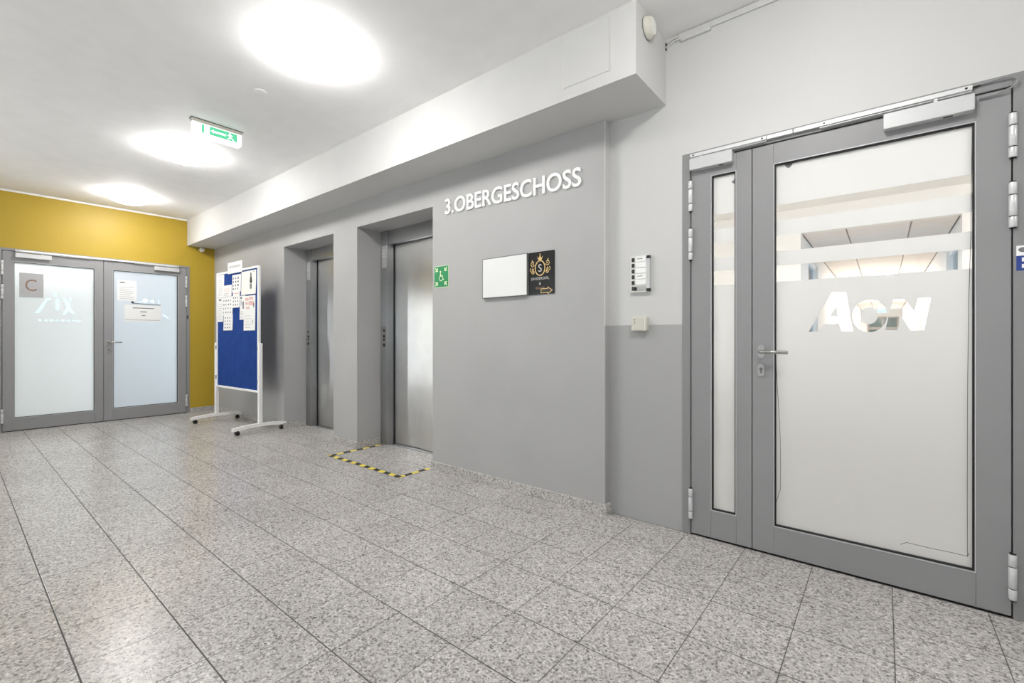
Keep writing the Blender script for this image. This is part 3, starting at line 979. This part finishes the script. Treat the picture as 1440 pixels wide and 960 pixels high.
# siren on the end of the bulkhead
sr = empty('siren', (-0.98, 2.345, 2.69))
tag(sr, 'round white alarm sounder on the end face of the bulkhead', 'sounder')
T = lambda a, b, c: (-0.98 + c, 2.345 + a, 2.745 + b)
build('housing', MB(T).lathe([(0.058, 0), (0.058, 0.012), (0.054, 0.016), (0.050, 0.032), (0.044, 0.036), (0.004, 0.037)], 32), 'beige', sr)
sl = MB(T)
for k in range(-3, 4):
    w = math.sqrt(max(0.0001, 0.042 ** 2 - (0.011 * k) ** 2))
    sl.box(0.011 * k - 0.0022, 0.011 * k + 0.0022, -w, w, 0.034, 0.0395)
build('grille', sl, 'plast', sr)
build('base_seal', MB(T).lathe([(0.0595, 0), (0.0595, 0.004)], 32), 'ink', sr)

# cable trunking along the top of the door wall
tr = empty('cable_trunking', (-0.9, YD, 2.79))
tag(tr, 'white cable trunking under the ceiling above the glazed door', 'trunking')
T = at_back(YD)
build('duct', MB(T).box(-0.905, XR, 2.792, ZC - 0.003, 0, 0.011), 'white', tr, 0.001)
build('duct_cover', MB(T).box(-0.895, -0.73, 2.777, 2.817, 0, 0.014), 'white', tr, 0.001)
build('cable', MB(T).tube([(-0.978, 2.770, 0.006), (-0.955, 2.783, 0.007), (-0.93, 2.795, 0.008), (-0.90, 2.800, 0.01)], 0.0035, 8), 'plast', tr)
build('cable', MB(T).tube([(-0.978, 2.797, 0.006), (-0.955, 2.805, 0.007), (-0.93, 2.812, 0.008), (-0.90, 2.812, 0.01)], 0.0035, 8), 'plast', tr)
for z in (2.764, 2.791):
    build('cable_end', MB(T).box(-0.980, -0.974, z, z + 0.012, 0, 0.012), 'black', tr)

# sensor ball on the yellow wall
T = at_left(XL)
sn = empty('motion_sensor', (XL, 2.383, 2.37))
tag(sn, 'small cream ball sensor on the yellow wall under the bulkhead', 'sensor')
build('sensor_base', MB(T).lathe([(0.026, 0), (0.026, 0.012), (0.012, 0.018), (0.012, 0.03)], 20, (2.383, 2.412)), 'plast', sn)
T2 = lambda a, b, c: (XL + 0.058 + a, 2.383 + b, 2.408 + c)
build('sensor_ball', MB(T2).lathe([(0.034 * math.cos(math.radians(t)) + 0.0003, 0.034 * math.sin(math.radians(t))) for t in range(-90, 91, 15)], 20), 'plast', sn)

# ---------------------------------------------------------------- wall lettering and signs
T = at_back(YB)
wl = empty('wall_lettering', (-2.14, YB, 2.09))
tag(wl, 'raised white capitals 3.OBERGESCHOSS on the grey wall', 'lettering')
me, org = text_shape('letters', '3.OBERGESCHOSS', T, 0.0, (-2.777, -1.504, 0.0, 0.124), 0.0, 0.014)
cu_src = me
# split into single letters
parent_of = list(range(len(me.vertices)))
def find(i):
    while parent_of[i] != i:
        parent_of[i] = parent_of[parent_of[i]]
        i = parent_of[i]
    return i
for e in me.edges:
    a, b = find(e.vertices[0]), find(e.vertices[1])
    parent_of[a] = b
groups = {}
for p in me.polygons:
    groups.setdefault(find(p.vertices[0]), []).append(p)
for polys in groups.values():
    used = sorted({v for p in polys for v in p.vertices})
    ix = {v: k for k, v in enumerate(used)}
    pts = [me.vertices[v].co + org for v in used]
    n = len(pts)
    zlift = 2.104 - 0.031 * ((sum(p.x for p in pts) / n + 2.777) / 1.273)
    mb = MB()
    fr_ = [(p.x, YB - 0.013, p.z + zlift) for p in pts]
    bk = [(p.x, YB - 0.001, p.z + zlift) for p in pts]
    fcs = [[ix[v] for v in p.vertices] for p in polys]
    cnt = {}
    for f in fcs:
        for k in range(len(f)):
            a, b = f[k], f[(k + 1) % len(f)]
            cnt.setdefault((min(a, b), max(a, b)), []).append((a, b))
    allf = fcs + [[v + n for v in f[::-1]] for f in fcs]
    for k, v in cnt.items():
        if len(v) == 1:
            a, b = v[0]
            allf.append([b, a, a + n, b + n])
    mb.add(fr_ + bk, allf)
    build('letter', mb, 'lett', wl)

# green refuge sign
sg = empty('refuge_sign', (-2.831, YB, 1.515))
tag(sg, 'square green evacuation refuge sign with wheelchair user and four arrows', 'sign')
a0, a1, b0, b1 = -2.918, -2.744, 1.514, 1.692
build('backing', MB(T).box(a0, a1, b0, b1, 0, 0.003), 'lum', sg)
pn = build('green_face', MB(T).box(a0 + 0.004, a1 - 0.004, b0 + 0.004, b1 - 0.004, 0.003, 0.004), 'sgreen', sg)
cx, cy = (a0 + a1) / 2, (b0 + b1) / 2
def arrow(sx, sy):
    # points towards the centre
    tip = (cx + sx * 0.040, cy + sy * 0.043)
    mb = MB(T)
    u = Vector((-sx, -sy)).normalized()
    w = Vector((-u.y, u.x))
    t = Vector(tip)
    mb.prism([tuple(t), (tip[0] + sx * 0.030, tip[1]), (tip[0] + sx * 0.030, tip[1] + sy * 0.009), (tip[0] + sx * 0.016, tip[1] + sy * 0.009),
              (tip[0] + sx * 0.034, tip[1] + sy * 0.028), (tip[0] + sx * 0.028, tip[1] + sy * 0.034), (tip[0] + sx * 0.009, tip[1] + sy * 0.016),
              (tip[0] + sx * 0.009, tip[1] + sy * 0.030), (tip[0], tip[1] + sy * 0.030)], 0.004, 0.0048)
    build('arrow_symbol', mb, 'lum', pn)
for sx in (-1, 1):
    for sy in (-1, 1):
        arrow(sx, sy)
wc = MB(T).lathe([(0.0085, 0.004), (0.0085, 0.0048)], 16, (cx - 0.008, cy + 0.040))
wc.prism([(cx - 0.014, cy + 0.029), (cx - 0.004, cy + 0.029), (cx - 0.003, cy + 0.010), (cx + 0.018, cy + 0.010), (cx + 0.026, cy - 0.022), (cx + 0.034, cy - 0.020), (cx + 0.036, cy - 0.026), (cx + 0.020, cy - 0.030),
          (cx + 0.012, cy + 0.001), (cx - 0.012, cy + 0.001)], 0.004, 0.0048)
for k in range(14):
    t0, t1 = math.radians(110 + 18 * k), math.radians(110 + 18 * (k + 1))
    o_ = (cx - 0.001, cy - 0.012)
    wc.prism([(o_[0] + 0.019 * math.cos(t0), o_[1] + 0.019 * math.sin(t0)), (o_[0] + 0.025 * math.cos(t0), o_[1] + 0.025 * math.sin(t0)),
              (o_[0] + 0.025 * math.cos(t1), o_[1] + 0.025 * math.sin(t1)), (o_[0] + 0.019 * math.cos(t1), o_[1] + 0.019 * math.sin(t1))], 0.004, 0.0048)
build('wheelchair_symbol', wc, 'lum', pn)

# white blank sign board
wb = empty('blank_sign_board', (-2.14, YB, 1.396))
tag(wb, 'blank white framed sign board on the grey wall', 'sign board')
build('panel', MB(T).box(-2.348, -1.934, 1.400, 1.686, 0.0, 0.022), 'board', wb)
build('edge_frame', MB(T).ring(-2.353, -1.929, 1.395, 1.691, 0.004, 0.0, 0.0235), 'ink', wb, 0.001)

# black beauty sign
bs = empty('salon_sign', (-1.818, YB, 1.396))
tag(bs, 'black sign with gold crest, letter S and an arrow, next to the blank board', 'sign')
pn = build('panel', MB(T).box(-1.923, -1.713, 1.398, 1.690, 0.0, 0.008), 'sblack', bs, 0.001)
cx, cz = -1.828, 1.578
def band(ctr, rx, ry, w, t0, t1, n=20, c=(0.008, 0.0088)):
    mb = MB(T)
    for k in range(n):
        a, b = math.radians(t0 + (t1 - t0) * k / n), math.radians(t0 + (t1 - t0) * (k + 1) / n)
        mb.prism([(ctr[0] + (rx - w) * math.cos(a), ctr[1] + (ry - w) * math.sin(a)), (ctr[0] + rx * math.cos(a), ctr[1] + ry * math.sin(a)),
                  (ctr[0] + rx * math.cos(b), ctr[1] + ry * math.sin(b)), (ctr[0] + (rx - w) * math.cos(b), ctr[1] + (ry - w) * math.sin(b))], *c)
    return mb
build('crest_ring', band((cx, cz), 0.044, 0.054, 0.007, 0, 360, 36), 'gold', pn)
build('crest_letter', None, 'silverp', pn, me=text_shape('crest_letter', 'S', T, 0.0083, (cx - 0.014, cx + 0.014, cz - 0.026, cz + 0.026)))
build('crest_crown', MB(T).prism([(cx - 0.013, cz + 0.055), (cx - 0.024, cz + 0.082), (cx - 0.009, cz + 0.067), (cx, cz + 0.095), (cx + 0.009, cz + 0.067), (cx + 0.024, cz + 0.082), (cx + 0.013, cz + 0.055)], 0.008, 0.0088)
      .lathe([(0.005, 0.008), (0.005, 0.0088)], 10, (cx, cz + 0.095)), 'gold', pn)
for s in (-1, 1):
    for dx, dz, r, t0 in ((0.062, 0.030, 0.017, 200), (0.070, -0.008, 0.016, 120), (0.060, -0.026, 0.013, 60)):
        mb = band((cx + s * dx, cz + dz), r, r, 0.0045, t0 if s > 0 else 180 - t0, (t0 + 300) if s > 0 else (180 - t0 - 300), 16)
        mb.prism(disc(cx + s * (dx - 0.003), cz + dz + 0.001, 0.005, n=10), 0.008, 0.0088)
        build('crest_scroll', mb, 'gold', pn)
    build('crest_scroll', MB(T).prism([(cx + s * 0.060, cz + 0.048), (cx + s * 0.067, cz + 0.062), (cx + s * 0.072, cz + 0.046)], 0.008, 0.0088), 'gold', pn)
build('print', None, 'silverp', pn, me=text_shape('print', 'SANDERSARL', T, 0.0083, (cx - 0.076, cx + 0.076, 1.497, 1.516)))
build('print', None, 'silverp', pn, me=text_shape('print', '&', T, 0.0083, (cx - 0.009, cx + 0.009, 1.463, 1.481)))
build('print', None, 'copper', pn, me=text_shape('print', 'BEAUTE', T, 0.0083, (cx - 0.036, cx + 0.038, 1.432, 1.449)))
ar = [(-1.822, 1.404), (-1.822, 1.436), (-1.766, 1.436), (-1.766, 1.447), (-1.722, 1.421), (-1.766, 1.394), (-1.766, 1.404)]
build('arrow_symbol', MB(T).prism(ar, 0.008, 0.0092), 'gold', pn)
ci = [(-1.817, 1.4085), (-1.817, 1.4315), (-1.761, 1.4315), (-1.761, 1.439), (-1.731, 1.421), (-1.761, 1.402), (-1.761, 1.4085)]
build('arrow_fill', MB(T).prism(ci, 0.0091, 0.0096), 'inkd', pn)

# entry phone on the white wall
T = at_back(YD)
bp = empty('bell_panel', (-1.135, YD, 1.372))
tag(bp, 'white bell panel with six name plates and dark buttons', 'bell panel')
build('back_plate', MB(T).rbox(-1.192, -1.074, 1.372, 1.589, 0, 0.020, 0.005), 'plast', bp)
for k in range(6):
    z = 1.5545 - 0.0345 * k
    npl = build('name_plate', MB(T).box(-1.158, -1.092, z, z + 0.029, 0.02, 0.024), 'lett' if k < 5 else 'plaque', bp, 0.001)
    build('bell_button', MB(T).box(-1.181, -1.164, z + 0.002, z + 0.025, 0.02, 0.026), 'inkd', bp, 0.001)
    if k in (0, 3):
        build('name_print', MB(T).box(-1.145, -1.112, z + 0.015, z + 0.019, 0.024, 0.0244), 'ink', npl)
build('speaker_knob', MB(T).lathe([(0.012, 0.02), (0.012, 0.025), (0.004, 0.027)], 18, (-1.158, 1.3935)), 'black', bp)
build('side_rail', MB(T).box(-1.088, -1.070, 1.374, 1.587, 0.006, 0.022), 'bead', bp)
for z in (1.374, 1.569):
    build('rail_cap', MB(T).box(-1.089, -1.069, z, z + 0.018, 0.006, 0.0235), 'black', bp)

# small access box
ab = empty('access_box', (-1.131, YD, 1.141))
tag(ab, 'small beige box with three dots on the edge of the grey wainscot', 'control box')
build('housing', MB(T).rbox(-1.178, -1.084, 1.141, 1.223, 0, 0.036, 0.004), 'beige', ab)
build('lid', MB(T).box(-1.172, -1.098, 1.146, 1.219, 0.0355, 0.0385), 'beige', ab, 0.0015)
build('side_strip', MB(T).box(-1.097, -1.091, 1.144, 1.221, 0.034, 0.038), 'plast', ab)
for k in range(3):
    build('indicator_dot', MB(T).lathe([(0.0026, 0.0385), (0.0026, 0.0395)], 10, (-1.155, 1.186 + 0.0115 * k)), 'black', ab)

# sticker on the door frame
st = empty('sticker', (0.437, YD, 1.36))
tag(st, 'white and blue sticker on the hinge side door frame', 'sticker')
build('white_part', MB(T).box(0.402, 0.472, 1.418, 1.457, 0.006, 0.0066), 'lett', st)
bl = build('blue_part', MB(T).box(0.402, 0.472, 1.360, 1.418, 0.006, 0.0067), 'stblue', st)
build('oval_mark', MB(T).prism(disc(0.4215, 1.441, 0.0145, 0.0095), 0.0066, 0.0070), 'ink', st)
for z in (1.395, 1.370):
    build('print', MB(T).box(0.4165, 0.462, z, z + 0.015, 0.0067, 0.0070), 'lett', bl)

# ---------------------------------------------------------------- notices on the double door
T = at_left(XL - 0.0205)
pq = empty('letter_plaque', (XL - 0.02, 0.633, 1.585))
tag(pq, 'square grey plaque with a copper letter C on the glass door', 'plaque')
build('plate', MB(T).box(0.532, 0.734, 1.585, 1.874, 0.0, 0.006), 'plaque', pq, 0.001)
build('letter', None, 'rose', pq, me=text_shape('letter', 'C', T, 0.0065, (0.580, 0.676, 1.660, 1.800)))

def paper(name, label, cat, T, a0, a1, b0, b1, mat='paper', rows=(), c=0.0, lift=0.0, org=None, rz=0.0, group=None):
    """a sheet, slightly curled at its lower edge, with printed blocks"""
    n = 6
    vs, fs = [], []
    for j in range(n + 1):
        t = j / n
        z = b1 + (b0 - b1) * t
        k = lift * t * t
        for cc in (c + k, c + k + 0.0006):
            vs += [(a0, z, cc), (a1, z, cc)]
    for j in range(n):
        o = j * 4
        fs += [(o, o + 1, o + 5, o + 4), (o + 2, o + 6, o + 7, o + 3), (o, o + 4, o + 6, o + 2), (o + 1, o + 3, o + 7, o + 5)]
    fs += [(0, 2, 3, 1), (n * 4, n * 4 + 1, n * 4 + 3, n * 4 + 2)]
    root = build(name, MB(T).add(vs, fs), mat)
    tag(root, label, cat, group)
    for m, bl in rows:
        mb = MB(T)
        for (u0, u1, v0, v1) in bl:
            vt = 1 - (v0 + v1) / 2
            cc = c + lift * vt * vt + 0.0009
            mb.box(a0 + (a1 - a0) * u0, a0 + (a1 - a0) * u1, b0 + (b1 - b0) * v0, b0 + (b1 - b0) * v1, cc, cc + 0.0003)
        tag(build('print', mb, m, root), kind='stuff' if len(bl) > 1 else None)
    return root

def lines(n, u0, u1, v0, v1, w=0.35):
    h = (v1 - v0) / n
    return [(u0, u0 + (u1 - u0) * random.uniform(0.7, 1.0), v0 + h * k, v0 + h * (k + w)) for k in range(n)]

def grid(nx, ny, u0, u1, v0, v1, w=0.55):
    return [(u0 + (u1 - u0) * (i + 0.1) / nx, u0 + (u1 - u0) * (i + 0.1 + w * random.uniform(0.7, 1.2)) / nx, v0 + (v1 - v0) * (j + 0.15) / ny, v0 + (v1 - v0) * (j + 0.15 + w) / ny)
            for i in range(nx) for j in range(ny)]

paper('notice_sheet', 'upright paper notice with grey logo taped to the door glass', 'notice', T, 1.425, 1.629, 1.602, 1.874, 'paper',
      [('ink', [(0.12, 0.42, 0.86, 0.90), (0.16, 0.36, 0.90, 0.92)]), ('plaque', lines(7, 0.12, 0.9, 0.08, 0.75, 0.22))])
paper('notice_sheet', 'landscape paper notice under a dark pen line on the door glass', 'notice', T, 1.499, 1.905, 1.318, 1.548, 'paper',
      [('ink', [(0.22, 0.80, 0.80, 0.85), (0.42, 0.60, 0.58, 0.63), (0.46, 0.56, 0.36, 0.41)]), ('plaque', [(0.02, 0.98, 0.10, 0.13)])])
tag(build('pen_holder', MB(T).tube([(1.575, 1.572, 0.004), (1.70, 1.566, 0.004), (1.895, 1.560, 0.004)], 0.004, 8).prism(disc(1.585, 1.585, 0.016, 0.012, 12), 0, 0.008), 'black'),
    'thin black strip with a blob, stuck above the landscape notice', 'strip')

# ---------------------------------------------------------------- notice board
BX, BY, BR = -6.24, 2.266, math.radians(2.6)
nb = empty('notice_board', (BX, BY, 0), BR)
tag(nb, 'blue felt notice board on a white stand with castors', 'notice board')
cR, sR = math.cos(BR), math.sin(BR)
# parts are laid out unrotated about the stand's centre; the stand's Empty turns them
U = lambda a, b, c: (BX + a, BY - c, b)
hw = 0.58
zb0, zb1 = 0.455, 1.945
build('felt_panel', MB(U).box(-hw + 0.025, hw - 0.025, zb0 + 0.02, zb1 - 0.02, -0.012, 0.006), 'blue', nb)
build('panel_frame', MB(U).ring(-hw, hw, zb0, zb1, 0.026, -0.016, 0.014), 'bwhite', nb, 0.003)
for s in (-1, 1):
    px = s * (hw + 0.008)
    post = build('post', MB(U).box(px - 0.02 + s * 0.012, px + 0.02 + s * 0.012, 0.09, 1.035, -0.018, 0.022), 'bwhite', nb, 0.003)
    for z in (0.56, 0.95):
        build('clamp_screw', MB(U).box(px - s * 0.011 - 0.003, px - s * 0.011 + 0.003, z, z + 0.05, 0.014, 0.026), 'ink', post)
    fx = s * (hw + 0.02)
    path = []
    for k in range(9):
        t = -1 + k / 4
        path.append((fx, 0.088 - 0.022 * t * t, t * 0.30))
    ft = MB(U)
    for p, q in zip(path, path[1:]):
        vs = []
        for w in (p, q):
            vs += [(w[0] - 0.02, w[1] - 0.018, w[2]), (w[0] + 0.02, w[1] - 0.018, w[2]), (w[0] + 0.02, w[1] + 0.018, w[2]), (w[0] - 0.02, w[1] + 0.018, w[2])]
        ft.add(vs, [(0, 1, 5, 4), (1, 2, 6, 5), (2, 3, 7, 6), (3, 0, 4, 7)] + ([(3, 2, 1, 0)] if p is path[0] else []) + ([(4, 5, 6, 7)] if q is path[-1] else []))
    foot = build('foot_bar', ft, 'bwhite', nb)
    for t in (-0.25, 0.25):
        cs = MB(lambda x, y, z: U(fx + z, 0.0245 + y, t + x))
        cs.lathe([(0.020, -0.020), (0.0245, -0.016), (0.0245, -0.003), (0.018, -0.002), (0.018, 0.002), (0.0245, 0.003), (0.0245, 0.016), (0.020, 0.020)], 20)
        cs.box(-0.012, 0.012, 0.012, 0.036, -0.014, 0.014)
        build('castor', cs, 'black', foot)

def on_board(a, b, c):      # board frame -> world, turned with the stand
    x, y = a, -c
    return (BX + x * cR - y * sR, BY + x * sR + y * cR, b)
G_ = 'sheets pinned to the notice board'
F0 = 0.0068
def pin(label, a0, a1, b0, b1, rows, mat='paper', layer=0, lift=0.004, cat='paper'):
    return paper('pinned_sheet', label, cat, on_board, a0, a1, b0, b1, mat, rows, F0 + 0.0022 * layer, lift, group=G_)
pin('narrow white list pinned in the top corner beside the yellow wall', -0.549, -0.359, 1.620, 1.916, [('plaque', lines(8, 0.1, 0.85, 0.1, 0.85, 0.2)), ('ink', [(0.25, 0.4, 0.90, 0.93)])])
pin('landscape sheet with pale red lines on the notice board, below the bare blue patch', -0.376, -0.130, 1.622, 1.768, [('inkr', lines(3, 0.1, 0.85, 0.45, 0.8, 0.25)), ('plaque', lines(2, 0.1, 0.8, 0.12, 0.4, 0.3))], layer=1)
pin('sheet with three columns of small prints under the header card', -0.120, 0.122, 1.668, 1.884, [('ink', grid(3, 4, 0.05, 0.85, 0.1, 0.92, 0.5))])
pin('cream poster with a standing dark figure in the top corner', 0.140, 0.520, 1.618, 1.902,
    [('inkd', [(0.60, 0.72, 0.42, 0.72), (0.62, 0.70, 0.72, 0.80), (0.58, 0.74, 0.50, 0.62), (0.615, 0.69, 0.80, 0.90), (0.60, 0.65, 0.14, 0.45), (0.67, 0.72, 0.14, 0.45)]), ('plaque', [(0.80, 0.92, 0.92, 0.95)])], 'paperw', 1, 0.006, 'poster')
pin('white list with a dark logo pinned at the edge under the narrow list', -0.549, -0.385, 1.306, 1.622, [('inkd', [(0.25, 0.65, 0.87, 0.92)]), ('plaque', lines(9, 0.12, 0.9, 0.08, 0.78, 0.2))])
pin('sheet with three rows of small prints beside the dark logo list', -0.392, -0.104, 1.386, 1.624, [('ink', grid(4, 4, 0.05, 0.95, 0.08, 0.92, 0.4))], layer=1)
pin('small print sheet hanging lowest above bare blue felt, near the yellow wall', -0.362, -0.098, 1.193, 1.400, [('ink', grid(3, 4, 0.1, 0.9, 0.1, 0.9, 0.4))], layer=2)
pin('sheet of small prints in the middle of the board ending above a blue notch', -0.104, 0.092, 1.474, 1.672, [('ink', grid(3, 3, 0.05, 0.95, 0.1, 0.75, 0.45)), ('inkr', [(0.2, 0.85, 0.86, 0.92)])], layer=1)
pin('narrow leaflet with grey columns left of the red lettered flyer'.replace('left of', 'tucked beside'), 0.092, 0.236, 1.320, 1.614, [('ink', [(0.1, 0.4, 0.86, 0.96), (0.5, 0.85, 0.45, 0.75), (0.2, 0.3, 0.6, 0.8)]), ('plaque', lines(5, 0.1, 0.8, 0.06, 0.4, 0.25))])
pin('tall flyer with pale red lettering pinned under the figure poster', 0.205, 0.502, 1.187, 1.604, [('inkr', [(0.12, 0.42, 0.86, 0.94), (0.46, 0.80, 0.88, 0.96), (0.14, 0.36, 0.74, 0.82), (0.42, 0.86, 0.72, 0.84), (0.2, 0.5, 0.62, 0.68)]), ('ink', [(0.82, 0.9, 0.66, 0.78), (0.75, 0.8, 0.2, 0.3)]), ('plaque', lines(5, 0.1, 0.7, 0.08, 0.5, 0.12))], layer=1, cat='flyer')
hc = paper('header_card', 'white header card standing above the top edge of the notice board', 'card', on_board, -0.226, 0.172, 1.905, 2.046, 'paper', [('plaque', grid(9, 1, 0.1, 0.9, 0.45, 0.75, 0.6))], 0.016, 0.0)

# ---------------------------------------------------------------- hazard tape on the floor
M['hzx'] = hazard('hazard_tape_front', 0)
M['hzy'] = hazard('hazard_tape_side', 1)
tp = empty('floor_tape', (-3.5, 2.25, 0))
tag(tp, 'black and yellow hazard tape marking the floor before the lift', 'tape')
build('front_strip', MB().box(-4.03, -2.945, 2.225, 2.272, 0.0006, 0.0012), 'hzx', tp)
build('side_strip', MB().box(-4.03, -3.985, 2.2725, 2.82, 0.0008, 0.0014), 'hzy', tp)
build('side_strip', MB().box(-2.99, -2.945, 2.2725, 2.55, 0.0008, 0.0014), 'hzy', tp)

# exit sign at the far end of the corridor
xs_ = empty('corridor_sign', (-0.02, 27.6, 2.30))
tag(xs_, 'small pale blue lit sign hanging far down the corridor', 'exit sign')
build('light_box', MB().box(-0.22, 0.18, 27.57, 27.63, 2.28, 2.42), 'exitb', xs_)
build('hanger', MB().box(-0.03, 0.0, 27.585, 27.615, 2.42, 2.5), 'base', xs_)
